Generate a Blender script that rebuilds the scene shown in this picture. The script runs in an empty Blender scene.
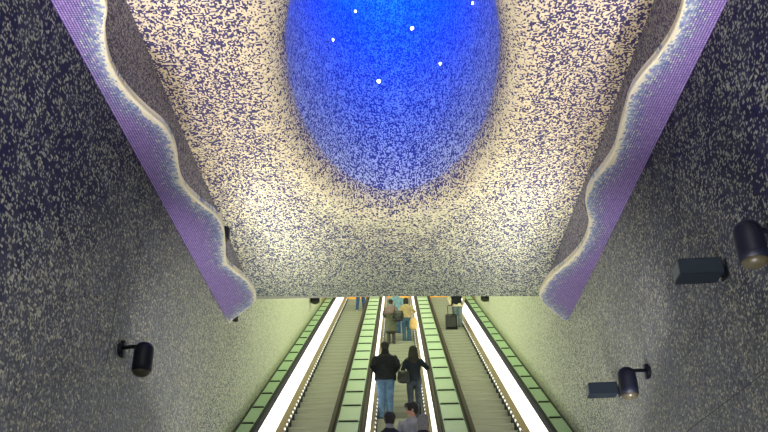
import bpy, bmesh, math, random
from mathutils import Vector, Matrix, noise
C = bpy.context.scene.collection
R = math.radians
T30, C30, S30 = math.tan(R(30)), math.cos(R(30)), 0.5
rnd = random.Random(4)

# ------------------------------------------------------------------ helpers
def obj(name, bm, mats, parent=None, smooth=False):
    me = bpy.data.meshes.new(name)
    bmesh.ops.recalc_face_normals(bm, faces=bm.faces)
    bm.to_mesh(me); bm.free()
    for m in (mats if isinstance(mats, (list, tuple)) else [mats]):
        me.materials.append(m)
    if smooth:
        for p in me.polygons: p.use_smooth = True
    o = bpy.data.objects.new(name, me); C.objects.link(o)
    if parent: o.parent = parent
    return o

def tag(o, label=None, cat=None, group=None, kind=None):
    if label: o['label'] = label
    if cat: o['category'] = cat
    if group: o['group'] = group
    if kind: o['kind'] = kind
    return o

def thing(name, label, cat, loc=(0, 0, 0), group=None):
    o = bpy.data.objects.new(name, None); C.objects.link(o)
    o.location = loc; o.empty_display_size = .2
    return tag(o, label, cat, group)

def box(bm, lo, hi, mat=0, M=None):
    vs = [bm.verts.new(Vector((x, y, z)) if M is None else M @ Vector((x, y, z)))
          for x in (lo[0], hi[0]) for y in (lo[1], hi[1]) for z in (lo[2], hi[2])]
    for q in ((0, 1, 3, 2), (4, 6, 7, 5), (0, 4, 5, 1), (2, 3, 7, 6), (0, 2, 6, 4), (1, 5, 7, 3)):
        f = bm.faces.new([vs[i] for i in q]); f.material_index = mat

def bevel(bm, w, seg=2):
    bmesh.ops.bevel(bm, geom=list(bm.edges), offset=w, segments=seg, affect='EDGES', clamp_overlap=True)

def quad(bm, pts, mat=0):
    f = bm.faces.new([bm.verts.new(p) for p in pts]); f.material_index = mat; return f

def tube(bm, pts, radii, n=14, caps=True, mat=0, ref=None, capk=1.):
    """a closed tapering tube through pts; each radius is r or (side radius, depth radius)"""
    pts = [Vector(p) for p in pts]
    radii = [(r, r) if isinstance(r, (int, float)) else r for r in radii]
    rings = []
    def ring(c, a, b, rx, ry):
        return [bm.verts.new(c + a * (rx * math.cos(2 * math.pi * i / n)) + b * (ry * math.sin(2 * math.pi * i / n))) for i in range(n)]
    N = len(pts); fr = []
    for i in range(N):
        t = (pts[min(i + 1, N - 1)] - pts[max(i - 1, 0)]).normalized()
        x = Vector((1, 0, 0)) if ref is None else Vector(ref)
        if abs(t.dot(x)) > .92: x = Vector((0, 1, 0))
        a = (x - t * x.dot(t)).normalized(); fr.append((t, a, t.cross(a)))
    def cap(i, sgn):
        t, a, b = fr[i]; rx, ry = radii[i]; h = min(rx, ry) * sgn * capk
        out = [ring(pts[i] + t * (h * math.sin(ph)), a, b, rx * math.cos(ph), ry * math.cos(ph)) for ph in (R(35), R(65))]
        return out, bm.verts.new(pts[i] + t * h)
    tips = []
    if caps:
        o, tip = cap(0, -1); rings += o[::-1]; tips.append(tip)
    for i in range(N):
        rings.append(ring(pts[i], fr[i][1], fr[i][2], *radii[i]))
    if caps:
        o, tip = cap(N - 1, 1); rings += o; tips.append(tip)
    for r0, r1 in zip(rings, rings[1:]):
        for i in range(n):
            f = bm.faces.new((r0[i], r0[(i + 1) % n], r1[(i + 1) % n], r1[i])); f.material_index = mat
    if caps:
        for i in range(n):
            bm.faces.new((tips[0], rings[0][(i + 1) % n], rings[0][i])).material_index = mat
            bm.faces.new((tips[1], rings[-1][i], rings[-1][(i + 1) % n])).material_index = mat
    else:
        bm.faces.new(rings[0][::-1]); bm.faces.new(rings[-1])

def ellipsoid(bm, c, r, u=18, v=12, M=None):
    mat = Matrix.Translation(c) @ (M.to_4x4() if M else Matrix()) @ Matrix.Diagonal((*r, 1))
    bmesh.ops.create_uvsphere(bm, u_segments=u, v_segments=v, radius=1, matrix=mat)

def unify(bm, voxel, smooth=3):
    """melt overlapping closed shapes into one continuous surface"""
    me = bpy.data.meshes.new('work'); bm.to_mesh(me); bm.free()
    o = bpy.data.objects.new('work', me); C.objects.link(o)
    m = o.modifiers.new('r', 'REMESH'); m.mode = 'VOXEL'; m.voxel_size = voxel
    s = o.modifiers.new('s', 'SMOOTH'); s.factor = .5; s.iterations = smooth
    dg = bpy.context.evaluated_depsgraph_get(); dg.update()
    me2 = bpy.data.meshes.new_from_object(o.evaluated_get(dg), depsgraph=dg)
    bpy.data.objects.remove(o); bpy.data.meshes.remove(me)
    b = bmesh.new(); b.from_mesh(me2); bpy.data.meshes.remove(me2)
    return b

# ------------------------------------------------------------------ materials
class NT:
    def __init__(s, name):
        s.m = bpy.data.materials.new(name); s.m.use_nodes = True
        s.t = s.m.node_tree; s.b = s.t.nodes['Principled BSDF']
    def n(s, typ, **kw):
        o = s.t.nodes.new(typ)
        for k, v in kw.items(): setattr(o, k, v)
        return o
    def put(s, sock, v):
        if hasattr(v, 'is_output'): s.t.links.new(v, sock)
        elif v is not None: sock.default_value = v
    def math(s, op, a, b=None, c=None, clamp=False):
        o = s.n('ShaderNodeMath', operation=op, use_clamp=clamp)
        for i, v in enumerate((a, b, c)): s.put(o.inputs[i], v)
        return o.outputs[0]
    def vec(s, op, a, b=None):
        o = s.n('ShaderNodeVectorMath', operation=op)
        s.put(o.inputs[0], a); s.put(o.inputs[1], b)
        return o.outputs[0]
    def mix(s, f, a, b):
        o = s.n('ShaderNodeMix', data_type='RGBA')
        s.put(o.inputs[0], f)
        s.put(o.inputs[6], (*a, 1) if isinstance(a, tuple) else a)
        s.put(o.inputs[7], (*b, 1) if isinstance(b, tuple) else b)
        return o.outputs[2]
    def maprange(s, v, a, b, c=0., d=1., smooth=False):
        o = s.n('ShaderNodeMapRange', interpolation_type='SMOOTHSTEP' if smooth else 'LINEAR')
        for i, x in enumerate((v, a, b, c, d)): s.put(o.inputs[i], x)
        return o.outputs[0]
    def coords(s):
        return s.n('ShaderNodeTexCoord').outputs['Object']
    def xyz(s, v):
        o = s.n('ShaderNodeSeparateXYZ'); s.put(o.inputs[0], v); return o.outputs
    def noise(s, v, scale, detail=2.):
        o = s.n('ShaderNodeTexNoise'); s.put(o.inputs['Vector'], v)
        o.inputs['Scale'].default_value = scale; o.inputs['Detail'].default_value = detail
        return o.outputs[0]
    def cellnoise(s, v, cell, off=(0, 0, 0)):
        sc = s.vec('DIVIDE', s.vec('ADD', v, off), cell)
        w = s.n('ShaderNodeTexWhiteNoise', noise_dimensions='3D'); s.put(w.inputs['Vector'], s.vec('FLOOR', sc))
        return w.outputs['Value'], w.outputs['Color'], s.vec('FRACTION', sc)
    def done(s, col=None, rough=None, metal=None, spec=None):
        if col is not None: s.put(s.b.inputs['Base Color'], (*col, 1) if isinstance(col, tuple) else col)
        if rough is not None: s.put(s.b.inputs['Roughness'], rough)
        if metal is not None: s.b.inputs['Metallic'].default_value = metal
        if spec is not None: s.b.inputs['Specular IOR Level'].default_value = spec
        return s.m

def plain(name, col, rough=.6, metal=0., spec=.4, var=.0, scale=30):
    k = NT(name)
    if var:
        nz = k.noise(k.coords(), scale, 3.)
        c = k.mix(k.maprange(nz, .3, .7), tuple(x * (1 - var) for x in col), tuple(min(1, x * (1 + var)) for x in col))
        return k.done(c, rough, metal, spec)
    return k.done(col, rough, metal, spec)

def glow(name, col, strength):
    k = NT(name)
    k.b.inputs['Emission Color'].default_value = (*col, 1); k.b.inputs['Emission Strength'].default_value = strength
    return k.done(col, .4)

def tint(k, col, rndcol, amt):
    """small tile to tile differences in tone"""
    v = k.maprange(k.xyz(rndcol)[1], 0., 1., 1. - amt, 1. + amt)
    o = k.n('ShaderNodeVectorMath', operation='SCALE'); k.put(o.inputs[0], col); k.put(o.inputs['Scale'], v)
    return o.outputs[0]

CELL = .0165
def wall_mosaic(name):
    k = NT(name); p = k.coords(); x, y, z = k.xyz(p)
    v1, c1, fr = k.cellnoise(p, (CELL, CELL, CELL), (.007, .003, .004))
    v2, c2, _ = k.cellnoise(p, (CELL, CELL * 2, CELL), (.007, .003, .004))      # double length chips
    v3, c3, _ = k.cellnoise(p, (CELL, CELL, CELL * 2), (.007, .003, .004))
    pick = k.xyz(c1)[2]
    v = k.math('MINIMUM', k.math('MINIMUM', k.math('MULTIPLY', v1, 1.15), k.math('MULTIPLY', v2, 3.0)), k.math('MULTIPLY', v3, 3.0))
    height = k.math('SUBTRACT', z, k.math('MULTIPLY', k.math('SUBTRACT', y, 6.03), .90))
    pale = k.maprange(height, 5.4, 1.9, 0., 1.)                 # blue-to-grey artwork, with the light falloff from the shaft painted in too
    cl = k.noise(p, 1.1, 3.); cl2 = k.noise(p, 4., 3.)
    frac = k.math('ADD', k.maprange(pale, 0., 1., .19, .38), k.math('MULTIPLY', k.math('SUBTRACT', cl, .5), .35))
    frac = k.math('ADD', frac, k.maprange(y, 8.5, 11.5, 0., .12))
    light = k.math('LESS_THAN', v, frac)
    dark = k.mix(k.maprange(k.math('ADD', pale, k.math('MULTIPLY', k.math('SUBTRACT', cl2, .5), .5)), .0, .85), (.008, .008, .036), (.185, .200, .205))
    end = k.maprange(y, 7.8, 11.3, 0., 1., True)  # tiles paler toward the shaft, its light put into their colour
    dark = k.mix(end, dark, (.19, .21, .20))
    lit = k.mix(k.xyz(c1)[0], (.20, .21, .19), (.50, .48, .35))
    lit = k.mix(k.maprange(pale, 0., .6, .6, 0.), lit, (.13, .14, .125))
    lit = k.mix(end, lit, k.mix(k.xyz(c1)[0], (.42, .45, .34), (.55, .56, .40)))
    col = tint(k, k.mix(light, dark, lit), c1, .35)
    return k.done(col, .6, 0, .10)

def shaft_mosaic(name):
    k = NT(name); p = k.coords(); x, y, z = k.xyz(p)
    v, c, _ = k.cellnoise(p, (CELL, CELL, CELL), (.007, .003, .004))
    frac = k.maprange(y, 10.5, 17., .52, .86)  # paler up the shaft: part of its bright light painted into the tiles
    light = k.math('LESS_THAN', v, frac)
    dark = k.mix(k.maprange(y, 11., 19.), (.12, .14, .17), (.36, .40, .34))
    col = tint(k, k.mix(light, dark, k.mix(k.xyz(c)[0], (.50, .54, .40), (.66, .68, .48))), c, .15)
    return k.done(col, .6, 0, .12)

def ceiling_mosaic(name):
    k = NT(name); p = k.coords(); x, y, z = k.xyz(p)
    v, c, _ = k.cellnoise(p, (CELL, CELL, CELL), (.007, .003, .004))
    v2, c2, _ = k.cellnoise(p, (CELL * 2, CELL, CELL), (.007, .003, .004))
    v3, c3, _ = k.cellnoise(p, (CELL, CELL * 2, CELL), (.007, .003, .004))
    v = k.math('MINIMUM', k.math('MINIMUM', k.math('MULTIPLY', v, 1.3), k.math('MULTIPLY', v2, 2.2)), k.math('MULTIPLY', v3, 2.2))
    ex = k.math('DIVIDE', x, 1.245); ey = k.math('DIVIDE', k.math('SUBTRACT', y, 7.55), 2.68)
    d = k.math('SQRT', k.math('ADD', k.math('POWER', ex, 2.), k.math('POWER', ey, 2.)))     # 1 at the crater's rim
    ring = k.math('MULTIPLY', k.maprange(d, 1.0, 1.08, 0., 1., True), k.maprange(d, 1.12, 1.45, 1., 0., True))  # halo of cove light round the rim, painted as fewer dark tiles
    dk = k.math('ADD', k.maprange(k.noise(p, 1.3, 2.), .3, .7, .33, .45), k.math('MULTIPLY', ring, -.22))
    dk = k.math('ADD', dk, k.maprange(y, 9., 13., 0., .05))
    dark = k.math('LESS_THAN', v, dk)
    dcol = k.mix(k.xyz(c)[0], (.045, .040, .125), (.085, .075, .20))
    lcol = k.mix(k.xyz(c)[2], (.62, .53, .38), (.74, .66, .50))
    far = k.maprange(y, 9.5, 13.4)  # greenish light from the shaft, painted into the far tiles
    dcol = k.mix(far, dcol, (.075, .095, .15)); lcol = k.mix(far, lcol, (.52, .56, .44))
    return k.done(tint(k, k.mix(dark, lcol, dcol), c, .18), .6, 0, .12)

def crater_mosaic(name):
    k = NT(name); p = k.n('ShaderNodeUVMap').outputs[0]; z = k.xyz(p)[1]
    v, c, _ = k.cellnoise(p, (CELL, CELL, 1.), (.007, .003, .4))
    v2, c2, _ = k.cellnoise(p, (CELL * 2, CELL, 1.), (.007, .003, .4))
    v3, c3, _ = k.cellnoise(p, (CELL, CELL * 2, 1.), (.007, .003, .4))
    v = k.math('MINIMUM', k.math('MINIMUM', k.math('MULTIPLY', v, 1.3), k.math('MULTIPLY', v2, 2.2)), k.math('MULTIPLY', v3, 2.2))
    up = k.maprange(z, 7.3, 10.5)  # pale low, blue high: mix of warm and blue light painted in
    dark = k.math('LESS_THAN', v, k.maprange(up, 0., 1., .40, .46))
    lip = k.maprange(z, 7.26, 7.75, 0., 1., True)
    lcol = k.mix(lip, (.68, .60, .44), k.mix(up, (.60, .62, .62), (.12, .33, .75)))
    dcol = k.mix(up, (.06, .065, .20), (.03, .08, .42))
    return k.done(tint(k, k.mix(dark, lcol, dcol), c, .15), .6, 0, .12)

def strip_mosaic(name):
    k = NT(name); p = k.coords()
    v, c, _ = k.cellnoise(p, (CELL, CELL, CELL), (.007, .003, .004))
    col = k.mix(k.math('LESS_THAN', v, .5), (.23, .215, .235), (.055, .048, .105))
    return k.done(tint(k, col, c, .2), .6, 0, .12)

def cornice_mosaic(name):
    """UV: u = along the cornice, v = metres from the wavy edge"""
    k = NT(name); uv = k.n('ShaderNodeUVMap').outputs[0]; p = k.coords(); x, y, z = k.xyz(p)
    edge = k.xyz(uv)[1]
    cell = .024
    v, c, fr = k.cellnoise(p, (cell, cell, 1.), (.007, .003, .2))
    fx, fy, fz = k.xyz(fr)
    g = k.math('MAXIMUM', k.math('GREATER_THAN', fx, .70), k.math('GREATER_THAN', fy, .80))
    e = k.math('ADD', edge, k.math('MULTIPLY', k.math('SUBTRACT', v, .5), .17))
    e = k.math('ADD', e, k.math('MULTIPLY', k.math('SUBTRACT', k.noise(p, 3.5, 2.), .5), .14))
    pur = k.mix(k.xyz(c)[0], (.25, .175, .40), (.40, .29, .58))
    teal = k.mix(k.xyz(c)[1], (.12, .16, .32), (.34, .42, .50))
    col = k.mix(k.maprange(e, .05, .22), teal, pur)
    fl = k.math('GREATER_THAN', k.xyz(c)[2], k.maprange(edge, .0, .25, .70, 1.))
    col = k.mix(fl, col, (.52, .56, .50))
    e2 = k.math('ADD', k.math('ADD', edge, k.math('MULTIPLY', k.math('SUBTRACT', v, .5), .06)), k.math('MULTIPLY', k.math('SUBTRACT', k.noise(p, 2.6, 2.), .5), .16))
    col = k.mix(k.math('LESS_THAN', e2, .016), col, (.70, .65, .48))
    col = k.mix(k.math('MULTIPLY', g, k.maprange(edge, .02, .12)), col, (.035, .02, .13))
    return k.done(col, .35, 0, .4)

M = dict(
    wall=wall_mosaic('wall mosaic'), shaft=shaft_mosaic('shaft mosaic'), ceil=ceiling_mosaic('ceiling mosaic'),
    crater=crater_mosaic('crater mosaic'), strip=strip_mosaic('frieze mosaic'), cornice=cornice_mosaic('cornice mosaic'),
    cream=plain('cream tile', (.74, .68, .50), .4, var=.1),
    tan=plain('tan stone', (.42, .30, .15), .5, var=.25, scale=3),
    floor=plain('stone floor', (.50, .49, .44), .35, var=.15, scale=6),
    slab=plain('plain concrete', (.5, .5, .46), .8, var=.1),
    seam=plain('seam', (.06, .065, .07), .8),
    black=plain('black rubber', (.012, .012, .018), .6, spec=.15, var=.2),
    rail=plain('handrail rubber', (.014, .014, .030), .6, spec=.15),
    railbrown=plain('brown handrail', (.030, .018, .009), .6, spec=.15),
    gold=plain('bronze skirt', (.36, .28, .13), .32, .55, var=.12, scale=5),
    lit=glow('lit balustrade', (1., .98, .93), 1.5),
    orange=plain('orange riser panel', (.95, .42, .02), .4),
    steel=plain('steel', (.42, .42, .40), .3, .8),
    lamp=plain('lamp housing', (.005, .006, .014), .5, spec=.2),
    lampbox=plain('box lamp housing', (.016, .024, .036), .45, spec=.2),
    lampglass=plain('lamp lens', (.045, .040, .024), .35, spec=.3),
    bar=plain('dark green bar', (.022, .030, .022), .6, spec=.15),
    skin=plain('skin', (.50, .28, .19), .55), skin2=plain('brown skin', (.36, .19, .12), .55),
    eye=plain('eye', (.02, .015, .012), .3), lip=plain('lips', (.36, .12, .10), .5),
    hair=plain('dark hair', (.010, .008, .008), .55, var=.3), hairbrown=plain('brown hair', (.045, .022, .012), .55, var=.3),
    hairgrey=plain('grey hair', (.19, .18, .155), .7, var=.45, scale=60),
)
def glassdeck():
    k = NT('pale green glass'); p = k.coords()
    col = k.mix(k.noise(p, 1.5, 2.), (.29, .46, .27), (.37, .54, .33))
    return k.done(col, .4, 0, .35)
M['glass'] = glassdeck()
def dots():
    k = NT('dotted skirt light'); y = k.xyz(k.coords())[1]
    on = k.math('LESS_THAN', k.math('FRACT', k.math('DIVIDE', y, .29 * C30)), .45)
    k.b.inputs['Emission Color'].default_value = (1, .98, .9, 1); k.put(k.b.inputs['Emission Strength'], k.math('MULTIPLY', on, .55))
    return k.done(k.mix(on, (.015, .015, .018), (.7, .7, .66)), .4)
M['stud'] = dots()
def stepmat():
    k = NT('grooved aluminium step'); p = k.coords(); x, y, z = k.xyz(p)
    w = k.math('SINE', k.math('MULTIPLY', x, 2 * math.pi / .0105))
    b = k.n('ShaderNodeBump'); b.inputs['Distance'].default_value = .004; b.inputs['Strength'].default_value = .5
    k.put(b.inputs['Height'], w); k.put(k.b.inputs['Normal'], b.outputs[0])
    return k.done((.325, .345, .25), .5, .1)
M['step'] = stepmat()
M['nosing'] = plain('step nosing', (.28, .295, .21), .5, .1)

# ------------------------------------------------------------------ the setting
W = 2.63           # half width of hall and shaft
ZC = 7.24          # hall ceiling
YC = 13.45         # its far edge
ZB = 6.0           # soffit of the wavy cornices
Y0 = 6.03          # where the escalators' nose line meets the floor
KTOP = 64          # highest step
ZT = KTOP * .4 * T30
YT = Y0 + .4 * KTOP

def struct(name, bm, m, smooth=False): return tag(obj(name, bm, m, smooth=smooth), kind='structure')

bm = bmesh.new(); box(bm, (-W - .3, -5, -.2), (W + .3, Y0 + .6, 0)); struct('floor', bm, M['floor'])
bm = bmesh.new(); box(bm, (-W - .3, YT + .45, ZT - .3), (W + .3, YT + 7, ZT)); struct('floor.001', bm, M['floor'])
for sx, side in ((-1, 'left'), (1, 'right')):
    # hall wall: ends on a slant a little proud of the shaft wall
    bm = bmesh.new()
    prof = [(-5, 0), (9.4, 0), (9.9, 3.4), (10.2, 4.1), (12.1, ZB + .0), (12.11, ZB + .01), (-5, ZB + .01)]
    quad(bm, [(sx * W, y, z) for y, z in prof])
    f = list(bm.faces); r = bmesh.ops.extrude_face_region(bm, geom=f)
    for v in r['geom']:
        if isinstance(v, bmesh.types.BMVert): v.co.x += sx * .025
    struct('wall_' + side, bm, M['wall'])
    bm = bmesh.new(); quad(bm, [(sx * (W + .026), y, z) for y, z in ((8.5, -.5), (25.3, -.5), (25.3, 22), (8.5, 22))])
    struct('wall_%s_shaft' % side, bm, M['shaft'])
    bm = bmesh.new(); quad(bm, [(sx * (W + .02), y, z) for y, z in ((25.3, 8), (YT + 7, 8), (YT + 7, 22), (25.3, 22))])
    struct('wall_%s_landing' % side, bm, M['tan'])
    # frieze above the cornice, up to the ceiling
    bm = bmesh.new(); quad(bm, [(sx * (W - .002), y, z) for y, z in ((-5, ZB + .02), (11.45, ZB + .02), (12.65, ZC - .001), (-5, ZC - .001))])
    r = bmesh.ops.extrude_face_region(bm, geom=list(bm.faces))
    for v in r['geom']:
        if isinstance(v, bmesh.types.BMVert): v.co.x += sx * .02
    struct('trim_%d' % (1 if sx < 0 else 2), bm, M['strip'])
# thin joints in the wall cladding
bm = bmesh.new(); box(bm, (W - .001, 3.5, 3.29), (W + .01, 8.0, 3.298)); struct('trim_3', bm, M['seam'])
bm = bmesh.new(); box(bm, (-W - .01, 6.77, 3.85), (-W + .003, 6.782, 4.75)); struct('trim_4', bm, M['seam'])
bm = bmesh.new(); quad(bm, [(-W - .3, YT + 7, ZT - 1), (W + .3, YT + 7, ZT - 1), (W + .3, YT + 7, 22), (-W - .3, YT + 7, 22)])
struct('wall_back', bm, M['slab'])
bm = bmesh.new(); zsc = lambda y: ZC + 3.0 + (y - YC) * T30      # ceiling of the shaft, parallel to the escalators
quad(bm, [(-W - .3, YC, zsc(YC)), (W + .3, YC, zsc(YC)), (W + .3, YT, zsc(YT)), (-W - .3, YT, zsc(YT))])
quad(bm, [(-W - .3, YT, zsc(YT)), (W + .3, YT, zsc(YT)), (W + .3, YT + 7, zsc(YT)), (-W - .3, YT + 7, zsc(YT))])
struct('ceiling.001', bm, M['slab'])
bm = bmesh.new(); quad(bm, [(-W - .3, YC, ZC), (W + .3, YC, ZC), (W + .3, YC, zsc(YC)), (-W - .3, YC, zsc(YC))])
struct('wall_front', bm, M['slab'])

# hall ceiling with the crater's oval cut out of it; the rim rolls upward
EA, EB, EY, LIP = 1.245, 2.68, 7.55, .34
NA = 128
def ell(a, b, z): return [Vector((a * math.cos(2 * math.pi * i / NA), EY + b * math.sin(2 * math.pi * i / NA), z)) for i in range(NA)]
def ringmesh(bm, loops):
    vl = [[bm.verts.new(p) for p in l] for l in loops]
    for a, b in zip(vl, vl[1:]):
        for i in range(NA): bm.faces.new((a[i], a[(i + 1) % NA], b[(i + 1) % NA], b[i]))
    return vl
def to_rect(p, x0, x1, y0, y1):
    d = Vector((p.x, p.y - EY)); t = 1e9
    if d.x > 1e-6: t = min(t, x1 / d.x)
    if d.x < -1e-6: t = min(t, x0 / d.x)
    if d.y > 1e-6: t = min(t, (y1 - EY) / d.y)
    if d.y < -1e-6: t = min(t, (y0 - EY) / d.y)
    return Vector((d.x * t, EY + d.y * t, ZC))
bm = bmesh.new()
outer = ell(EA + LIP, EB + LIP, ZC)
rect = [to_rect(p, -W - .02, W + .02, -5, YC) for p in outer]
# put the rectangle's corners exactly on a vertex
for cx in (-W - .02, W + .02):
    for cy in (-5, YC):
        j = min(range(NA), key=lambda i: (rect[i] - Vector((cx, cy, ZC))).length); rect[j] = Vector((cx, cy, ZC))
for p in rect:
    if abs(p.y - YC) < 1e-4: p.y = YC + .052 * p.x
ringmesh(bm, [outer, rect])
struct('ceiling', bm, M['ceil'])

# ------------------------------------------------------------------ the blue crater
cr = thing('light_crater', 'blue-lit oval mosaic crater opening upward in the middle of the ceiling', 'light well', (0, EY, ZC))
bm = bmesh.new(); loops = []
for i in range(9):
    t = R(90) * i / 8
    o = LIP * (1 - math.sin(t))
    loops.append([Vector((p.x, p.y, ZC + LIP * 1.1 * (1 - math.cos(t)))) for p in ell(EA + o, EB + o, 0)])
vl = ringmesh(bm, loops)
rim = obj('rim', bm, M['ceil'], None, True)
def wallpt(ang, z):
    t = (z - ZC - LIP * 1.1) / 6.5
    k = 1 - .20 * t - .12 * t * t
    return Vector((EA * k * math.cos(ang), EY + EB * k * math.sin(ang), z))
bm = bmesh.new()
zs = [ZC + LIP * 1.1 + 6.5 * i / 24 for i in range(25)]
loops = [[wallpt(2 * math.pi * i / NA, z) for i in range(NA)] for z in zs]
vl = ringmesh(bm, loops); bm.faces.new(vl[-1])
uvl = bm.loops.layers.uv.new('UVMap'); arc = [0.]
for i in range(NA): arc.append(arc[-1] + (loops[0][(i + 1) % NA] - loops[0][i]).length)
idx = {v: (i, z) for l, z in zip(vl, zs) for i, v in enumerate(l)}
for f in bm.faces:
    ii = [idx[v][0] for v in f.verts]; wrap = max(ii) - min(ii) > 1
    for lp in f.loops:
        i, z = idx[lp.vert]; lp[uvl].uv = (arc[NA if wrap and i == 0 else i], z)
well = obj('well', bm, M['crater'], None, True)
for o in (rim, well):
    o.parent = cr; o.matrix_parent_inverse = Matrix.Translation((0, -EY, -ZC))
# small white lights set in the well's far side: direction of each seen from the middle of the hall floor
LED = [((-.503, 7.894), 9.0, 'between the other two at the upper left'), ((-.854, 8.433), 9.0, 'lowest of those on the left side'),
       ((.285, 8.254), 9.0, 'near the middle'), ((.711, 9.01), 9.0, 'on the lower right'),
       ((-.23, 9.389), 9.0, 'lowest of all the small lights'), ((1.096, 7.787), 9.0, 'close to the right rim')]
LEDLAB = ['small round white light high up and left of centre in the blue crater',
          'small round white light at the left side of the blue crater',
          'largest round white light in the middle of the blue crater',
          'small round white light in the lower right half of the blue crater',
          'lowest small round white light in the blue crater',
          'small round white light at the upper right rim of the blue crater']
cam_pos = Vector((0, 0, 1.6))
ledglow = glow('white led', (1, 1, .95), 9.)
for ((x, y), z, _), lab in zip(LED, LEDLAB):
    d = (Vector((x, y, z)) - cam_pos).normalized()
    best = None
    for i in range(3000):
        p = cam_pos + d * (7 + i * .003)
        if p.z < ZC + .4: continue
        t = (p.z - ZC - LIP * 1.1) / 6.5; k = 1 - .20 * t - .12 * t * t
        if (p.x / (EA * k)) ** 2 + ((p.y - EY) / (EB * k)) ** 2 >= 1: best = p; break
    nrm = -Vector((best.x / EA ** 2, (best.y - EY) / EB ** 2, .08)).normalized()
    big = .030 if 'largest' in lab or 'lowest' in lab else .022
    l = thing('crater_light', lab, 'light', best + nrm * .02, 'small white lights in the crater')
    l.rotation_euler = nrm.to_track_quat('Z', 'Y').to_euler()
    bm = bmesh.new(); tube(bm, [(0, 0, 0), (0, 0, .012)], [big * 1.25, big * 1.15], 16, False); obj('bezel', bm, M['steel'], l)
    bm = bmesh.new(); ellipsoid(bm, Vector((0, 0, .012)), (big, big, .014), 14, 8); obj('lens', bm, ledglow, l, True)

# ------------------------------------------------------------------ wavy cornices
K = (ZB - 1.6) / 4.2
LW = [(-2.13, 4.29), (-2.23, 4.6), (-2.31, 4.9), (-2.33, 5.18), (-2.29, 5.46), (-2.21, 5.72), (-2.13, 5.92), (-2.11, 6.19), (-2.14, 6.45), (-2.19, 6.71), (-2.21, 7.0), (-2.12, 7.37), (-2.02, 7.62), (-1.99, 7.93), (-2.06, 8.39), (-2.14, 8.85), (-2.08, 9.14), (-1.99, 9.42), (-1.95, 9.77), (-1.97, 10.04), (-2.07, 10.26), (-2.26, 10.55), (-2.43, 10.78), (-2.5, 10.95)]
RW = [(2.19, 4.35), (2.22, 4.63), (2.22, 4.87), (2.18, 5.12), (2.11, 5.37), (2.08, 5.61), (2.10, 5.9), (2.13, 6.23), (2.15, 6.51), (2.12, 6.8), (2.07, 7.05), (2.05, 7.27), (2.07, 7.5), (2.14, 7.75), (2.21, 8.01), (2.25, 8.35), (2.24, 8.69), (2.15, 9.1), (2.01, 9.51), (1.96, 9.9), (1.98, 10.22), (2.2, 10.64), (2.41, 11.0), (2.5, 11.1)]
def catmull(pts, n=6):
    out = []
    P = [pts[0]] + pts + [pts[-1]]
    for i in range(1, len(P) - 2):
        for j in range(n):
            t = j / n
            a, b, c, d = (Vector(q) for q in P[i - 1:i + 3])
            out.append(.5 * ((2 * b) + (-a + c) * t + (2 * a - 5 * b + 4 * c - d) * t * t + (-a + 3 * b - 3 * c + d) * t ** 3))
    out.append(Vector(pts[-1])); return out
for sx, pts, side in ((-1, LW, 'left'), (1, RW, 'right')):
    near = [(sx * (2.2 + .1 * math.sin(y * 2.4 + .5 * sx)), y) for y in (.4, .9, 1.4, 1.9, 2.4, 2.9, 3.4, 3.85)]
    crv = catmull([(x * K, y * K) for x, y in near + pts])
    crv = [Vector((sx * min(abs(p.x), W - .01), p.y)) for p in crv]
    cn = thing('wavy_cornice', 'purple mosaic cornice with wavy cream edge along the %s wall' % side, 'cornice', (0, 0, 0), None)
    bm = bmesh.new(); uvl = bm.loops.layers.uv.new('UVMap'); NX = 16
    grid = []; TH = .10
    for p in crv:
        dmin = lambda q: min((q - r).length for r in crv)
        row = []
        for j in range(NX + 1):
            q = Vector((sx * W + (p.x - sx * W) * (j / NX), p.y)); row.append((bm.verts.new((q.x, q.y, ZB)), (p.y, dmin(q))))
        grid.append(row)
    for a, b in zip(grid, grid[1:]):
        for j in range(NX):
            q = [a[j], a[j + 1], b[j + 1], b[j]]
            f = bm.faces.new([v for v, _ in q])
            for lp, (_, uv) in zip(f.loops, q): lp[uvl].uv = uv
    low = list(bm.faces); r = bmesh.ops.extrude_face_region(bm, geom=low)
    for v in r['geom']:
        if isinstance(v, bmesh.types.BMVert): v.co.z += TH
    obj('soffit', bm, M['cornice'], cn)
    bm = bmesh.new(); tube(bm, [(p.x, p.y, ZB + .03) for p in crv], [(.012, .026)] * len(crv), 10)
    obj('rim', bm, M['cream'], cn, True)
    bm = bmesh.new(); box(bm, (min(sx * 2.53, sx * 2.60), 11.15 * K - .35, ZB + .101), (max(sx * 2.53, sx * 2.60), 11.15 * K - .05, ZB + .20))
    obj('end_gap_shade', bm, M['black'], cn)  # black box in place of the shaded gap at the cornice end

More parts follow.
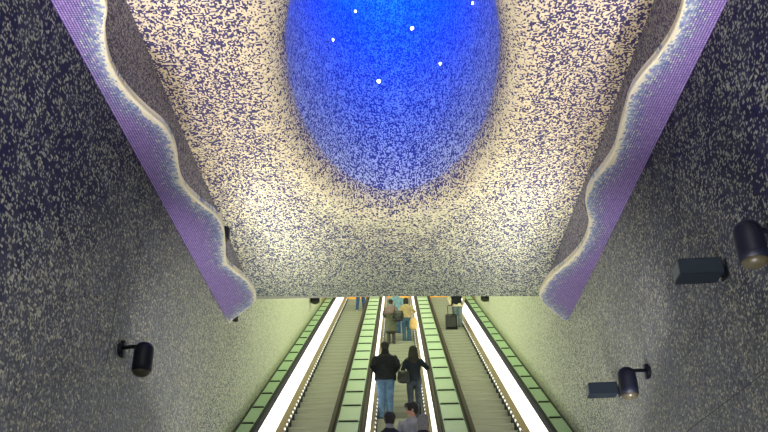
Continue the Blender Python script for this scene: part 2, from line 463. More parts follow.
# ------------------------------------------------------------------ wall lamps
def spot(label, px, plate, head, r, h, group='round spotlights on the mosaic walls'):
    sx = 1 if plate[0] > 0 else -1
    t = thing('wall_spotlight', label, 'spotlight', plate, group)
    P = Vector(plate); Hd = Vector(head) - P
    bm = bmesh.new(); tube(bm, [(0, 0, 0), (-sx * .035, 0, 0)], [.062, .055], 18, False)
    box(bm, (-.02 - sx * .03, -.028, -.075), (.02 - sx * .03, .028, .075)); obj('wall_plate', bm, M['lamp'], t)
    top = Hd + Vector((0, 0, h * .36))
    bm = bmesh.new(); tube(bm, [(-sx * .03, 0, .01), top * .5 + Vector((0, 0, .012)), top], [.019, .019, .019], 12); ellipsoid(bm, top, (.03, .03, .03)); obj('arm', bm, M['lamp'], t, True)
    bm = bmesh.new()
    zz = [(-.5, .97), (-.30, 1.0), (.10, 1.0), (.30, .96), (.42, .78), (.49, .45)]
    tube(bm, [Hd + Vector((0, 0, h * a)) for a, _ in zz], [r * b for _, b in zz], 28, False)
    ho = obj('housing', bm, M['lamp'], t, True)
    bm = bmesh.new(); ellipsoid(bm, Hd + Vector((0, 0, -.5 * h)), (r * .9, r * .9, .05), 22, 10); obj('lens', bm, M['lampglass'], ho, True)
    return t
spot('black cylinder spotlight on an arm from the left mosaic wall', 0, (-W, 7.04, 4.075), (-2.285, 6.72, 3.885), .088, .265)
spot('black cylinder spotlight on the right wall beside the lower box lamp', 0, (W, 8.14, 4.10), (2.30, 7.85, 3.915), .092, .28)
spot('black cylinder spotlight on the right wall above the upper box lamp', 0, (W, 4.94, 4.08), (2.30, 4.65, 3.885), .094, .28)
spot('small dark spotlight high on the left wall of the escalator shaft', 0, (-W - .02, 22.15, 10.88), (-2.50, 21.95, 10.82), .14, .3)
spot('small dark spotlight high on the right wall of the escalator shaft', 0, (W + .02, 21.75, 10.66), (2.56, 21.55, 10.62), .14, .3)
spot('small dark spotlight peeping out above the left wavy cornice', 0, (-W + .002, 10.35, 6.96), (-2.51, 10.2, 6.93), .065, .22)

def boxlamp(label, c):
    t = thing('wall_mounted_floodlight', label, 'floodlight', (W, c[1], c[2]), 'box floodlights on the right wall')
    bm = bmesh.new()
    box(bm, (-.385, -.11, -.068), (-.05, .11, .068)); bevel(bm, .006)
    bmesh.ops.rotate(bm, verts=bm.verts, cent=(-.2, 0, 0), matrix=Matrix.Rotation(R(-4), 3, 'Z'))
    ho = obj('housing', bm, M['lampbox'], t)
    bm = bmesh.new(); box(bm, (-.389, -.092, -.05), (-.381, .092, .05))
    bmesh.ops.rotate(bm, verts=bm.verts, cent=(-.2, 0, 0), matrix=Matrix.Rotation(R(-4), 3, 'Z')); obj('lit_end_face', bm, plain('lit end face', (.075, .10, .115), .4), ho)  # end face coloured lighter to paint in the light falling on it
    bm = bmesh.new(); box(bm, (-.06, -.03, -.045), (-.012, .03, .03)); box(bm, (-.015, -.07, -.07), (0, .07, .07)); obj('bracket', bm, M['lamp'], t)
boxlamp('long dark box floodlight beside the lower cylinder spotlight on the right wall', (0, 9.34, 4.25))
boxlamp('long dark box floodlight below the upper cylinder spotlight on the right wall', (0, 5.84, 4.215))

# ------------------------------------------------------------------ escalators
def P(s, u, h): return Vector((u, s * C30 - h * S30, s * S30 + h * C30))      # along the slope, across, square to it
S_LO, S_HI = 1.0, KTOP * .4 / C30 + .4
def strip(bm, prof, s0=S_LO, s1=S_HI, mat=0):
    a = [bm.verts.new(P(s0, u, h)) for u, h in prof]; b = [bm.verts.new(P(s1, u, h)) for u, h in prof]
    n = len(prof)
    for i in range(n):
        f = bm.faces.new((a[i], a[(i + 1) % n], b[(i + 1) % n], b[i])); f.material_index = mat
    bm.faces.new(a[::-1]); bm.faces.new(b)
bm = bmesh.new()
prof = [(0, 0), (.405, 0), (.405, -.04), (.10, -.06), (.05, -.245), (.030, -.235), (.012, -.15), (.004, -.045), (0, -.035)]
a = [bm.verts.new((-.47, y, z)) for y, z in prof]; b = [bm.verts.new((.47, y, z)) for y, z in prof]
n = len(prof)
for i in range(n):
    f = bm.faces.new((a[i], a[(i + 1) % n], b[(i + 1) % n], b[i])); f.material_index = 1 if i in (7, 8) else 0
bm.faces.new(a[::-1]); bm.faces.new(b)
step0 = obj('step', bm, [M['step'], M['nosing']])
step_mesh = step0.data; bpy.data.objects.remove(step0)
def mirror(prof, sx): return [(sx * u, h) for u, h in prof]
ESC = {}
for xc, lab in ((-1.70, 'empty-looking escalator along the left wall, people only at its top'), (0, 'middle escalator carrying the crowd of people up'), (1.70, 'escalator along the right wall with the suitcase on it')):
    e = thing('escalator', lab, 'escalator', (xc, Y0, 0), 'three escalators rising side by side')
    ESC[xc] = e
    for k in range(KTOP + 1):
        o = bpy.data.objects.new('step', step_mesh); C.objects.link(o); o.parent = e; o.location = (0, .4 * k, .4 * T30 * k)
    for sx in (-1, 1):
        brown = (xc == 0) or (xc * sx < 0)
        bm = bmesh.new(); strip(bm, mirror([(.478, -.30), (.478, .055), (.50, .07), (.53, .05), (.53, -.30)], sx)); obj('skirt', bm, M['black'], e)
        bm = bmesh.new()
        strip(bm, mirror([(.476, .046), (.476, .072), (.497, .088), (.497, .062)], sx))
        obj('skirt_light_strip', bm, M['stud'], e)
        bm = bmesh.new(); strip(bm, mirror([(.500, .06), (.553, .235), (.600, .235), (.600, .06)], sx)); obj('inner_deck', bm, M['gold'], e)
        bm = bmesh.new(); strip(bm, mirror([(.556, .235), (.572, .725), (.600, .725), (.600, .235)], sx)); obj('lit_balustrade', bm, M['lit'], e)
        bm = bmesh.new()
        strip(bm, mirror([(.563, .726), (.563, .752), (.637, .752), (.637, .726)], sx)); obj('handrail_guide', bm, M['black'], e)
        bm = bmesh.new()
        strip(bm, mirror([(.558, .765), (.562, .795), (.58, .812), (.62, .812), (.638, .795), (.642, .765), (.63, .753), (.57, .753)], sx)); obj('handrail', bm, M['railbrown'] if brown else M['rail'], e)
    bm = bmesh.new(); box(bm, (-.50, .4 * KTOP + .05, ZT - .05), (.50, .4 * KTOP + .46, ZT + .004)); obj('landing_plate', bm, M['steel'], e)
    bm = bmesh.new(); box(bm, (-.47, .4 * KTOP + .02, ZT - .02), (.47, .4 * KTOP + .13, ZT + .13)); obj('orange_riser', bm, M['orange'], e)  # upright orange band across the top step

# ------------------------------------------------------------------ glass decks between and beside the escalators
def deckpanel(w):
    bm = bmesh.new(); box(bm, (-w / 2, 0, -.012), (w / 2, .925, .012)); bevel(bm, .004, 1)
    o = obj('glass_panel', bm, M['glass']); m1 = o.data; bpy.data.objects.remove(o)
    bm = bmesh.new(); box(bm, (-w / 2 + .01, 0, -.012), (w / 2 - .01, .022, .014)); box(bm, (-w / 2 + .02, -.014, .0), (w / 2 - .02, .040, .026))
    o = obj('crossbar', bm, M['bar']); m2 = o.data; bpy.data.objects.remove(o)
    return m1, m2
for x0, x1, lab in ((-W + .01, -2.348, 'row of pale green glass panels between left wall and escalator'), (-1.05, -.65, 'row of pale green glass panels between left and middle escalators'),
                    (.65, 1.05, 'row of pale green glass panels between middle and right escalators'), (2.348, W - .01, 'row of pale green glass panels between right wall and escalator')):
    d = thing('glass_deck', lab, 'escalator deck', ((x0 + x1) / 2, Y0, 0), 'glass decks along the escalators')
    m1, m2 = deckpanel(x1 - x0 - .05)
    w = (x1 - x0) / 2
    for k in range(-7, 23):
        s = 8.222 + .965 * k
        if s < S_LO or s > S_HI - .9: continue
        o = bpy.data.objects.new('glass_panel', m1); C.objects.link(o); o.parent = d; o.location = P(s + .03, 0, .762); o.rotation_euler = (R(30), 0, 0)
        o = bpy.data.objects.new('crossbar', m2); C.objects.link(o); o.parent = d; o.location = P(s, 0, .764); o.rotation_euler = (R(30), 0, 0)
    for sx in (-1, 1):
        bm = bmesh.new(); strip(bm, [(sx * (w - .024), .70), (sx * w, .70), (sx * w, .778), (sx * (w - .024), .778)]); obj('side_rail', bm, M['bar'], d)
    bm = bmesh.new(); strip(bm, [(-w, .60), (w, .60), (w, .70), (-w, .70)]); obj('tray', bm, M['slab'], d)

# ------------------------------------------------------------------ people
def feet(k, x, dy=0.): return Vector((x, Y0 + .4 * k + .2 + dy, .4 * T30 * k))
def garment(name, bm, mat, parent, sc, voxel=.013, crease=.006, seed=0):
    b = unify(bm, voxel, 3)
    for v in b.verts:
        nz = noise.noise(Vector((v.co.x * 9 + seed, v.co.y * 9, v.co.z * 16)))
        nz2 = noise.noise(Vector((v.co.x * 24 + seed, v.co.y * 24, v.co.z * 34)))
        v.co += v.normal * crease * (nz + .4 * nz2)
        v.co *= sc
        v.co.z = max(v.co.z, .004)
    return obj(name, b, mat, parent, True)

def make_person(label, loc, H, skin, hair, hairstyle, build=1.0, arms=None, feet_dy=(0, 0), feet_dz=(0, 0), feet_dx=(0, 0), head_yaw=0, head_tilt=0, head_fwd=0, clothes=(), yaw=0, shoe=None, shoe_sole=None, female=False):
    """local frame: faces +y, stands on z = 0; modelled 1.75 m tall and scaled to H"""
    sc = H / 1.75
    t = thing('person', label, 'person', loc); t.rotation_euler.z = yaw
    sh = (.168 if female else .19) * build
    hp = .092
    A = arms or {}
    aL = A.get('L', ((-sh - .07, -.02, 1.16), (-sh - .06, .06, .92)))
    aR = A.get('R', ((sh + .07, -.02, 1.16), (sh + .06, .06, .92)))
    legs = []
    for s, dx, dy, dz in ((-1, feet_dx[0], feet_dy[0], feet_dz[0]), (1, feet_dx[1], feet_dy[1], feet_dz[1])):
        hip = Vector((s * hp, 0, .93)); ank = Vector((s * .085 + dx, dy - .02, .08 + dz))
        knee = (hip + ank) / 2 + Vector((0, .02 + .9 * max(0, dz) * .5 + .10 * abs(dy), .0))
        legs.append((s, hip, knee, ank))
    hc = Vector((0, .015 + head_fwd, 1.635 - head_fwd * .35))
    Rh = Matrix.Rotation(R(head_yaw), 3, 'Z') @ Matrix.Rotation(R(head_tilt), 3, 'X')
    # ---- body: torso, neck, head with face, limbs, hands with fingers: one continuous mesh
    bm = bmesh.new()
    tube(bm, [(0, 0, .90), (0, 0, 1.0), (0, .005, 1.12), (0, .005, 1.28), (0, 0, 1.40), (0, 0, 1.47)],
         [(.155 * build, .105), (.15 * build, .10), (.13 * build, .092), (.155 * build, .105), (.16 * build, .09), (.07, .06)], 20)
    tube(bm, [(0, 0, 1.44), hc + Vector((0, -.02, -.06))], [.058, .054])
    def hp3(x, y, z): return hc + Rh @ Vector((x, y, z))
    ellipsoid(bm, hc + Rh @ Vector((0, -.012, .025)), (.074, .092, .092), 20, 14, Rh)
    ellipsoid(bm, hc + Rh @ Vector((0, .022, -.045)), (.058, .068, .078), 18, 12, Rh)
    tube(bm, [hp3(0, .080, .028), hp3(0, .100, -.012), hp3(0, .086, -.022)], [.009, .014, .010], 10)
    tube(bm, [hp3(-.025, .066, -.055), hp3(0, .079, -.055), hp3(.025, .066, -.055)], [.010, .012, .010], 10)
    ellipsoid(bm, hp3(0, .062, -.10), (.024, .022, .018), 10, 8)
    for s in (-1, 1):
        ellipsoid(bm, hp3(s * .075, -.005, -.005), (.010, .020, .032), 10, 8, Rh)
        ellipsoid(bm, hp3(s * .031, .071, .022), (.013, .012, .010), 10, 8, Rh)
        tube(bm, [hp3(s * .014, .083, .042), hp3(s * .048, .070, .042)], [.007, .007], 8)
    for s, hip, knee, ank in legs:
        tube(bm, [hip, hip.lerp(knee, .5), knee, knee.lerp(ank, .35), ank], [.082, .072, .054, .053, .036])
        tube(bm, [ank + Vector((0, -.03, -.035)), ank + Vector((0, .05, -.045)), ank + Vector((0, .15, -.055))], [(.035, .032), (.04, .03), (.035, .018)])
    for s, (el, wr) in ((-1, aL), (1, aR)):
        S = Vector((s * (sh - .012), 0, 1.385)); el, wr = Vector(el), Vector(wr)
        tube(bm, [Vector((s * .10, 0, 1.39)), S, S.lerp(el, .45), el, el.lerp(wr, .35), wr], [.05, .048, .044, .037, .036, .026])
        d = (wr - el).normalized(); side = Vector((0, 1, 0)) - d * d.y
        if side.length < .3: side = Vector((0, 0, 1)) - d * d.z
        side.normalize(); nrm = d.cross(side) * -s
        if nrm.x * -s < 0 and abs(nrm.x) > .3: nrm = -nrm
        tube(bm, [wr, wr + d * .05, wr + d * .085], [(.024, .018), (.040, .015), (.038, .013)], 12, ref=side)
        for i, (o_, ln) in enumerate(((.030, .066), (.010, .076), (-.010, .070), (-.029, .055))):
            b0 = wr + d * .082 + side * o_
            m_ = b0 + d * ln * .5 + nrm * .008; e_ = m_ + d * ln * .36 + nrm * .026
            tube(bm, [b0 - d * .02, m_, e_], [.0095, .0088, .0075], 8)
        b0 = wr + d * .025 + side * .026
        tube(bm, [b0, b0 + d * .025 + side * .022 + nrm * .006, b0 + d * .058 + side * .026 + nrm * .02], [.012, .011, .009], 8)
    b = unify(bm, .0065, 2)
    eyes = [hp3(s * .031, .082, .022) for s in (-1, 1)]; mouth = hp3(0, .09, -.055)
    for f in b.faces:
        c = f.calc_center_median()
        if any((c - e).length < .011 for e in eyes): f.material_index = 1
        elif (Rh.transposed() @ (c - mouth)).length < .024 and abs((Rh.transposed() @ (c - mouth)).z) < .008: f.material_index = 2
        if any((c - e - Rh @ Vector((0, 0, .020))).length < .012 for e in eyes): f.material_index = 3
    for v in b.verts:
        v.co *= sc; v.co.z = max(v.co.z, .012)
    obj('body', b, [skin, M['eye'], M['lip'], hair], t, True)
    # ---- hair
    bm = bmesh.new()
    if hairstyle == 'thick':
        ellipsoid(bm, hp3(0, -.028, .036), (.100, .108, .098), 22, 14, Rh); ellipsoid(bm, hp3(0, -.05, -.03), (.086, .070, .082), 18, 12, Rh); ellipsoid(bm, hp3(0, .045, .095), (.075, .050, .034), 16, 10, Rh)
    elif hairstyle in ('short', 'thin'):
        ellipsoid(bm, hp3(0, -.024, .040), (.086, .096, .088), 22, 14, Rh); ellipsoid(bm, hp3(0, -.045, -.02), (.074, .066, .075), 18, 12, Rh)
        if hairstyle == 'short': ellipsoid(bm, hp3(0, .04, .092), (.06, .042, .028), 16, 10, Rh)
    elif hairstyle == 'long':
        ellipsoid(bm, hp3(0, -.022, .040), (.092, .102, .092), 22, 14, Rh)
        tube(bm, [hp3(0, -.05, .03), hp3(0, -.07, -.08), hp3(0, -.10, -.20), hp3(0, -.115, -.34)], [(.10, .075), (.115, .065), (.125, .055), (.085, .035)], 20)
    elif hairstyle == 'bun':
        ellipsoid(bm, hp3(0, -.022, .036), (.086, .096, .088), 22, 14, Rh); ellipsoid(bm, hp3(0, -.10, .05), (.045, .04, .042), 14, 10)
        ellipsoid(bm, hp3(0, -.045, -.02), (.072, .062, .07), 18, 12, Rh)
    elif hairstyle == 'bob':
        ellipsoid(bm, hp3(0, -.020, .036), (.094, .102, .094), 22, 14, Rh)
        tube(bm, [hp3(0, -.035, .03), hp3(0, -.05, -.06), hp3(0, -.05, -.13)], [(.094, .08), (.098, .07), (.085, .05)], 20)
    garment('hair', bm, hair, t, sc, .010, .006, 3)
    # ---- clothes
    for i, c in enumerate(clothes):
        kind, mat = c[0], c[1]; opt = c[2] if len(c) > 2 else {}
        bm = bmesh.new()
        if kind in ('jacket', 'top', 'coat', 'vest'):
            g = opt.get('bulk', 1.0); hem = opt.get('hem', .86)
            tube(bm, [(0, 0, hem + .05), (0, 0, 1.0), (0, 0, 1.13), (0, 0, 1.28), (0, 0, 1.38), (0, 0, 1.45), (0, 0, 1.50)],
                 [(.185 * build * g, .135 * g), (.182 * build * g, .13 * g), (.168 * build * g, .125 * g), (.188 * build * g, .135 * g), (.20 * build * g, .125 * g), (.135 * build, .095), (.075, .072)], 24, capk=.25)
            if kind != 'vest':
                for s, (el, wr) in ((-1, aL), (1, aR)):
                    S = Vector((s * sh, 0, 1.385)); el, wr = Vector(el), Vector(wr)
                    tube(bm, [Vector((s * .09, 0, 1.40)), S, S.lerp(el, .5), el, el.lerp(wr, .5), el.lerp(wr, .93)], [.068, .072, .064 * g, .056 * g, .050 * g, .042 * g])
            if opt.get('collar'):
                tube(bm, [(0, -.012, 1.47), (0, -.014, 1.545)], [(.095, .088), (.086, .080)], 18)
            if kind == 'coat':
                z1 = opt.get('end', .5); fl = opt.get('flare', 1.25)
                tube(bm, [(0, 0, 1.02), (0, 0, .85), (0, 0, z1)], [(.18 * build, .13), (.20 * build, .15), (.18 * build * fl, .14 * fl)], 24, capk=.2)
        elif kind == 'trousers':
            w = opt.get('width', 1.0)
            tube(bm, [(0, 0, .90), (0, 0, 1.05)], [(.175 * build, .125), (.165 * build, .115)], 22)
            for s, hip, knee, ank in legs:
                tube(bm, [hip + Vector((0, -.005, .02)), hip.lerp(knee, .5), knee, knee.lerp(ank, .5), ank + Vector((0, .0, -.02))], [.098 * w, .088 * w, .073 * w, .067 * w, .064 * w], 18)
        elif kind == 'skirt':
            tube(bm, [(0, 0, 1.06), (0, 0, .92), (0, 0, .72), (0, 0, opt.get('end', .46))], [(.15, .11), (.19, .145), (.205, .16), (.215, .17)], 24)
        elif kind == 'boots':
            for s, hip, knee, ank in legs:
                bb = bmesh.new()
                tube(bb, [knee + Vector((0, 0, -.03)), knee.lerp(ank, .4), ank], [.064, .062, .047])
                tube(bb, [ank + Vector((0, -.03, -.04)), ank + Vector((0, .07, -.045)), ank + Vector((0, .15, -.055))], [(.042, .036), (.045, .034), (.036, .022)])
                garment('boot', bb, mat, t, sc, .011, .003, i)
            bm.free(); continue
        elif kind == 'scarf':
            tube(bm, [(0, 0, 1.46), (0, 0, 1.56)], [(.10, .095), (.095, .09)], 18)
        elif kind == 'shawl':
            tube(bm, [(0, -.01, 1.18), (0, -.01, 1.30), (0, -.005, 1.40), (0, 0, 1.48), (0, 0, 1.53)], [(.25, .165), (.245, .16), (.215, .14), (.12, .10), (.085, .085)], 24, capk=.2)
        elif kind == 'shirt_tail':
            tube(bm, [(0, 0, .845), (0, 0, .95)], [(.195 * build, .14), (.19 * build, .137)], 22, capk=.2)
        elif kind == 'collar':
            tube(bm, [(0, -.012, 1.485), (0, -.014, 1.55)], [(.072, .074), (.07, .07)], 18)
        elif kind == 'sleeves':
            for s, (el, wr) in ((-1, aL), (1, aR)):
                bb = bmesh.new(); S = Vector((s * sh, 0, 1.41)); el, wr = Vector(el), Vector(wr)
                tube(bb, [Vector((s * .11, 0, 1.40)), S, S.lerp(el, .5), el, el.lerp(wr, .5), el.lerp(wr, .93)], [.062, .07, .062, .056, .050, .042])
                garment('sleeve', bb, mat, t, sc, .012, .005, i)
            bm.free(); continue
        garment({'top': 'shirt'}.get(kind, kind), bm, mat, t, sc, .013, opt.get('crease', .007), i * 7.3)
    if shoe:
        for s, hip, knee, ank in legs:
            bb = bmesh.new()
            tube(bb, [ank + Vector((0, -.035, -.045)), ank + Vector((0, .06, -.048)), ank + Vector((0, .155, -.054))], [(.042, .040), (.048, .036), (.040, .026)], 16)
            tube(bb, [ank + Vector((0, 0, -.02)), ank + Vector((0, 0, .01))], [.045, .042])
            so = garment('shoe', bb, shoe, t, sc, .010, .001)
            if shoe_sole:
                bb = bmesh.new(); a3 = ank * sc
                tube(bb, [a3 + Vector((0, -.055, -.066)) * sc, a3 + Vector((0, .15, -.066)) * sc], [(.046 * sc, .012 * sc), (.043 * sc, .012 * sc)], 14); obj('sole', bb, shoe_sole, so, True)
    return t

def cloth(name, c, rough=.9, var=.18, scale=14): return plain(name, c, rough, 0, .2, var, scale)
c_black = cloth('black jacket cloth', (.014, .016, .021)); c_jeans = cloth('blue denim', (.075, .135, .215), var=.35, scale=10)
c_navy = cloth('dark navy cloth', (.015, .020, .030)); c_dtrous = cloth('charcoal cloth', (.035, .045, .055), var=.3)
c_mauve = cloth('mauve wool', (.24, .17, .17)); c_olive = cloth('grey green cloth', (.085, .095, .06), var=.25)
c_tan = cloth('tan cloth', (.46, .36, .19), var=.2); c_jeans2 = cloth('mid denim', (.05, .105, .165), var=.3)
c_lblue = cloth('light blue cloth', (.20, .34, .44)); c_dblue = cloth('deep blue cloth', (.03, .12, .26))
c_grey = cloth('grey knit', (.34, .34, .30)); c_lgrey = cloth('pale grey collar', (.20, .20, .22)); c_dkblue = cloth('dark denim', (.03, .07, .14), var=.3)
c_cream = cloth('cream cloth', (.62, .58, .38)); c_char = cloth('charcoal coat', (.022, .022, .026))
c_grnjean = cloth('faded grey denim', (.12, .16, .16), var=.3)
c_white = plain('white rubber', (.75, .75, .70), .6); c_shoe = plain('dark shoe leather', (.02, .018, .016), .4)
c_bagblack = plain('black leather', (.012, .014, .014), .4); c_bagtan = plain('tan leather', (.50, .34, .12), .5, var=.15)
c_case = plain('black suitcase shell', (.012, .012, .013), .45)

make_person('man in black jacket and blue jeans, seen from behind, elbows out', feet(24, -.30), 1.66, M['skin'], M['hair'], 'thick', 1.08,
            arms={'L': ((-.275, -.08, 1.18), (-.17, .13, 1.06)), 'R': ((.275, -.08, 1.18), (.17, .13, 1.06))}, feet_dy=(-.04, -.01),
            clothes=(('jacket', c_black, dict(bulk=1.20, hem=.84, collar=True)), ('trousers', c_jeans, dict(width=1.14))), shoe=c_shoe, shoe_sole=c_white)
WS = 1.56 / 1.75
w_loc = feet(24, .285)
make_person('woman with long black hair in dark clothes holding the handrail', w_loc, 1.56, M['skin'], M['hair'], 'long', .93, female=True,
            arms={'L': ((-.25, -.05, 1.17), (-.18, .16, 1.05)), 'R': ((.30, .04, 1.24), (.36, .25, 1.235))}, feet_dy=(-.01, -.04),
            clothes=(('jacket', c_navy, dict(hem=.84)), ('trousers', c_dtrous, dict(width=.92))), shoe=c_shoe)
make_person('person with short dark hair and black coat beside the grey-haired person', feet(13, -.165), 1.575, M['skin2'], M['hair'], 'thick', .98,
            arms={'L': ((-.22, .0, 1.16), (-.16, .12, .96)), 'R': ((.22, .0, 1.16), (.16, .12, .96))},
            clothes=(('jacket', c_char, dict(bulk=1.0)), ('collar', c_lgrey), ('trousers', c_dtrous)), shoe=c_shoe)
make_person('man in grey top turning his face to look back at his side', feet(14, .165), 1.585, M['skin'], M['hair'], 'thick', .92,
            head_yaw=84, head_tilt=-18, yaw=R(14), arms={'L': ((-.23, .0, 1.18), (-.20, .15, 1.33)), 'R': ((.24, -.02, 1.16), (.22, .10, .95))},
            clothes=(('top', c_grey, dict(bulk=.98)), ('trousers', c_dkblue)), shoe=c_shoe)
make_person('grey-haired person in a dark coat behind the man in grey top', feet(13, .318), 1.53, M['skin'], M['hairgrey'], 'bob', .92,
            arms={'L': ((-.22, .0, 1.16), (-.16, .12, .96)), 'R': ((.22, .0, 1.16), (.16, .12, .96))},
            clothes=(('coat', c_char, dict(end=.6)), ('trousers', c_dtrous)), shoe=c_shoe)
make_person('woman in mauve shawl, grey-green skirt and dark boots', feet(41, -.235), 1.53, M['skin'], M['hairbrown'], 'bun', 1.0, female=True, head_fwd=.02,
            arms={'L': ((-.26, .02, 1.18), (-.16, .20, 1.12)), 'R': ((.26, .02, 1.18), (.16, .20, 1.12))},
            clothes=(('coat', c_olive, dict(end=.52, flare=1.2)), ('shawl', c_mauve), ('boots', c_shoe)))
make_person('woman in tan top and blue jeans near the top of middle escalator', feet(42, .235), 1.49, M['skin'], M['hair'], 'bob', .97, female=True,
            arms={'L': ((-.24, -.02, 1.16), (-.20, .12, .98)), 'R': ((.29, -.02, 1.22), (.33, .17, 1.27))},
            clothes=(('top', c_tan, dict(hem=.9)), ('trousers', c_jeans2)), shoe=c_shoe)
make_person('person in light blue jacket half hidden ahead of the mauve woman', feet(45, -.08), 1.62, M['skin'], M['hairbrown'], 'short', .95,
            clothes=(('jacket', c_lblue, dict(hem=.80)), ('scarf', c_dblue), ('trousers', c_dkblue)), shoe=c_shoe)
make_person('person in dark jeans and pale shoes high on the left escalator', feet(56, -1.47), 1.68, M['skin'], M['hair'], 'short', 1.0, feet_dy=(-.10, .05), feet_dx=(-.06, .06),
            clothes=(('jacket', c_dblue, dict(hem=.9)), ('trousers', c_dkblue, dict(width=.95))), shoe=c_cream)
make_person('person in black vest and grey jeans pulling the black suitcase', feet(47, 1.985), 1.66, M['skin'], M['hair'], 'short', 1.05,
            arms={'L': ((-.28, -.06, 1.16), (-.235, -.14, .92)), 'R': ((.27, .02, 1.16), (.24, .16, .98))},
            clothes=(('sleeves', c_cream), ('vest', c_black, dict(bulk=1.04, hem=.84)), ('shirt_tail', c_cream), ('trousers', c_grnjean, dict(width=1.08))), shoe=c_shoe)

def bag(name, label, loc, w, d, h, mat, strap_pts, taper=.85):
    t = thing(name, label, 'bag', loc)
    bm = bmesh.new()
    tube(bm, [(0, 0, 0), (0, 0, h * .25), (0, 0, h * .7), (0, 0, h)], [(w * .46, d * .42), (w * .5, d * .5), (w * .46, d * .42), (w * .5 * taper, d * .25)], 22)
    b = unify(bm, .012, 2)
    for v in b.verts: v.co += v.normal * .006 * noise.noise(v.co * 14)
    obj('bag_body', b, mat, t, True)
    bm = bmesh.new(); tube(bm, strap_pts, [.010] * len(strap_pts), 8); obj('strap', bm, mat, t, True)
    return t
bag('handbag', 'black shoulder bag at the dark-haired woman\'s hip', w_loc + Vector((-.215, -.18,   .76)), .26, .12, .19, c_bagblack, [(-.10, 0, .19), (-.04, .02, .36), (.06, .07, .49), (.10, .12, .53)])
mw = feet(41, -.235)
bag('handbag', 'big black shoulder bag hanging beside the mauve woman', mw + Vector((.22, -.24, .76)), .36, .16, .26, c_bagblack, [(-.12, 0, .26), (-.10, .03, .42), (-.09, .10, .55)])
tw = feet(42, .235)
bag('tote_bag', 'tan leather bag hanging at the tan-topped woman\'s side', tw + Vector((.22, -.19, .42)), .26, .13, .30, c_bagtan, [(-.08, 0, .30), (-.03, .04, .55), (.04, .13, .60), (.08, 0, .30)], .7)

sc_loc = feet(46, 1.735)
s = thing('suitcase', 'black upright suitcase with raised handle on right escalator step', 'suitcase', sc_loc)
bm = bmesh.new(); box(bm, (-.19, -.11, .045), (.19, .11, .60)); bevel(bm, .03, 3); obj('shell', bm, c_case, s, True)
bm = bmesh.new(); box(bm, (-.16, -.128, .12), (.16, -.108, .50)); bevel(bm, .012); obj('pocket', bm, c_bagblack, s)
bm = bmesh.new(); tube(bm, [(-.09, .07, .58), (-.09, .07, .93), (-.07, .07, .96), (.07, .07, .96), (.09, .07, .93), (.09, .07, .58)], [.011] * 6, 10); obj('handle', bm, M['black'], s, True)
for sx in (-1, 1):
    for sy in (-1, 1):
        bm = bmesh.new(); tube(bm, [(sx * .17 - .012, sy * .08, .024), (sx * .17 + .012, sy * .08, .024)], [.024, .024], 14, False); obj('wheel', bm, M['black'], s)

# ------------------------------------------------------------------ light
def area(name, loc, rot, size, power, col, spread=180):
    l = bpy.data.lights.new(name, 'AREA'); l.shape = 'RECTANGLE'; l.size, l.size_y = size; l.energy = power; l.color = col; l.spread = R(spread)
    o = bpy.data.objects.new(name, l); C.objects.link(o); o.location = loc; o.rotation_euler = rot
    return o
for sx in (-1, 1):       # fluorescent strips hidden above the cornices wash the ceiling
    area('cove_light', (sx * 2.12, 6.9, ZB + .16), (0, R(180 - sx * 30), 0), (.10, 13.0), 67, (1., .90, .74))
    area('cove_light', (sx * 2.15, 10.4, ZB + .16), (0, R(180 - sx * 46), 0), (.10, 2.4), 30, (.92, 1., .78))  # extra strip added to brighten the far end of the ceiling
for y in (15.5, 20, 24.5, 29):   # rows of lamps on the shaft's own ceiling
    area('shaft_light', (0, y, zsc(y) - .25), (R(30), 0, 0), (3.6, 3.4), 165, (.93, 1., .66))
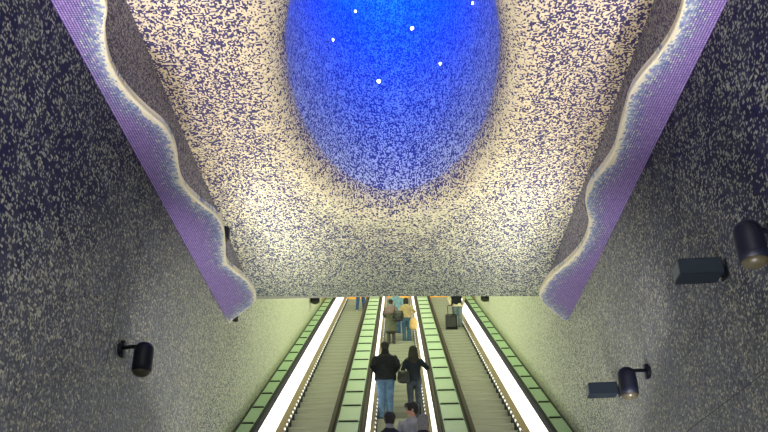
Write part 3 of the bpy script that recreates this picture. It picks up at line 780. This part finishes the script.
area('landing_light', (0, YT + 3, zsc(YT) - .2), (0, 0, 0), (3, 3), 110, (1., .88, .6))
# blue lamps ringing the top of the crater
for rot, off, sz, pw in (((R(90), 0, 0), (0, .25), (.7, 1.2), 150), ((R(-90), 0, 0), (0, -.25), (.7, 1.2), 110), ((0, R(-90), 0), (.2, 0), (1.2, 1.6), 130), ((0, R(90), 0), (-.2, 0), (1.2, 1.6), 130)):
    area('crater_blue_light', (off[0], EY + off[1], ZC + 5.3), rot, sz, pw * 1.5, (.0, .26, 1.))
# added fill strips, out of view, brighten the cornices from below
for sx in (-1, 1):
    area('added_floor_fill', (sx * 1.2, 3.2, .12), (R(22), R(180 + sx * 11), 0), (.12, 5.4), 85, (1., .96, .97), 44)
    area('added_deck_fill', (sx * 2.16, 8.7, 2.62), (R(30), R(180 + sx * 7), 0), (.10, 4.6), 15, (1., .96, .97), 44)  # added as well, for the dark far ends of the cornices
area('added_floor_fill', (0, 2.6, .12), (R(180 - 44), 0, 0), (.5, .3), 26, (1., .97, .88), 42)  # added fill aimed at the crater's far wall
# added fill light behind the viewer, lifts walls and people
area('added_hall_fill', (0, -2.5, 6.6), (R(25), 0, 0), (3.5, 2.0), 340, (1., 1., .92))

w = bpy.data.worlds.new('station'); bpy.context.scene.world = w; w.use_nodes = True
w.node_tree.nodes['Background'].inputs[0].default_value = (.74, .76, .80, 1); w.node_tree.nodes['Background'].inputs[1].default_value = .27

# ------------------------------------------------------------------ camera
cd = bpy.data.cameras.new('camera'); cam = bpy.data.objects.new('camera', cd); C.objects.link(cam)
right, upv, fwd = Vector((.99962541, .0245131, -.01217138)), Vector((.02241313, -.47800548, .87807085)), Vector((-.01570625, .87801473, .47837584))
m = Matrix((right, upv, -fwd)).transposed().to_4x4(); m.translation = cam_pos
cam.matrix_world = m
cd.sensor_width = 36; cd.lens = 788 / 768 * 36; cd.clip_end = 200
sc = bpy.context.scene; sc.camera = cam
vs = sc.view_settings; vs.view_transform = 'Standard'; vs.look = 'None'; vs.gamma = 1; vs.use_curve_mapping = False; vs.exposure = 0
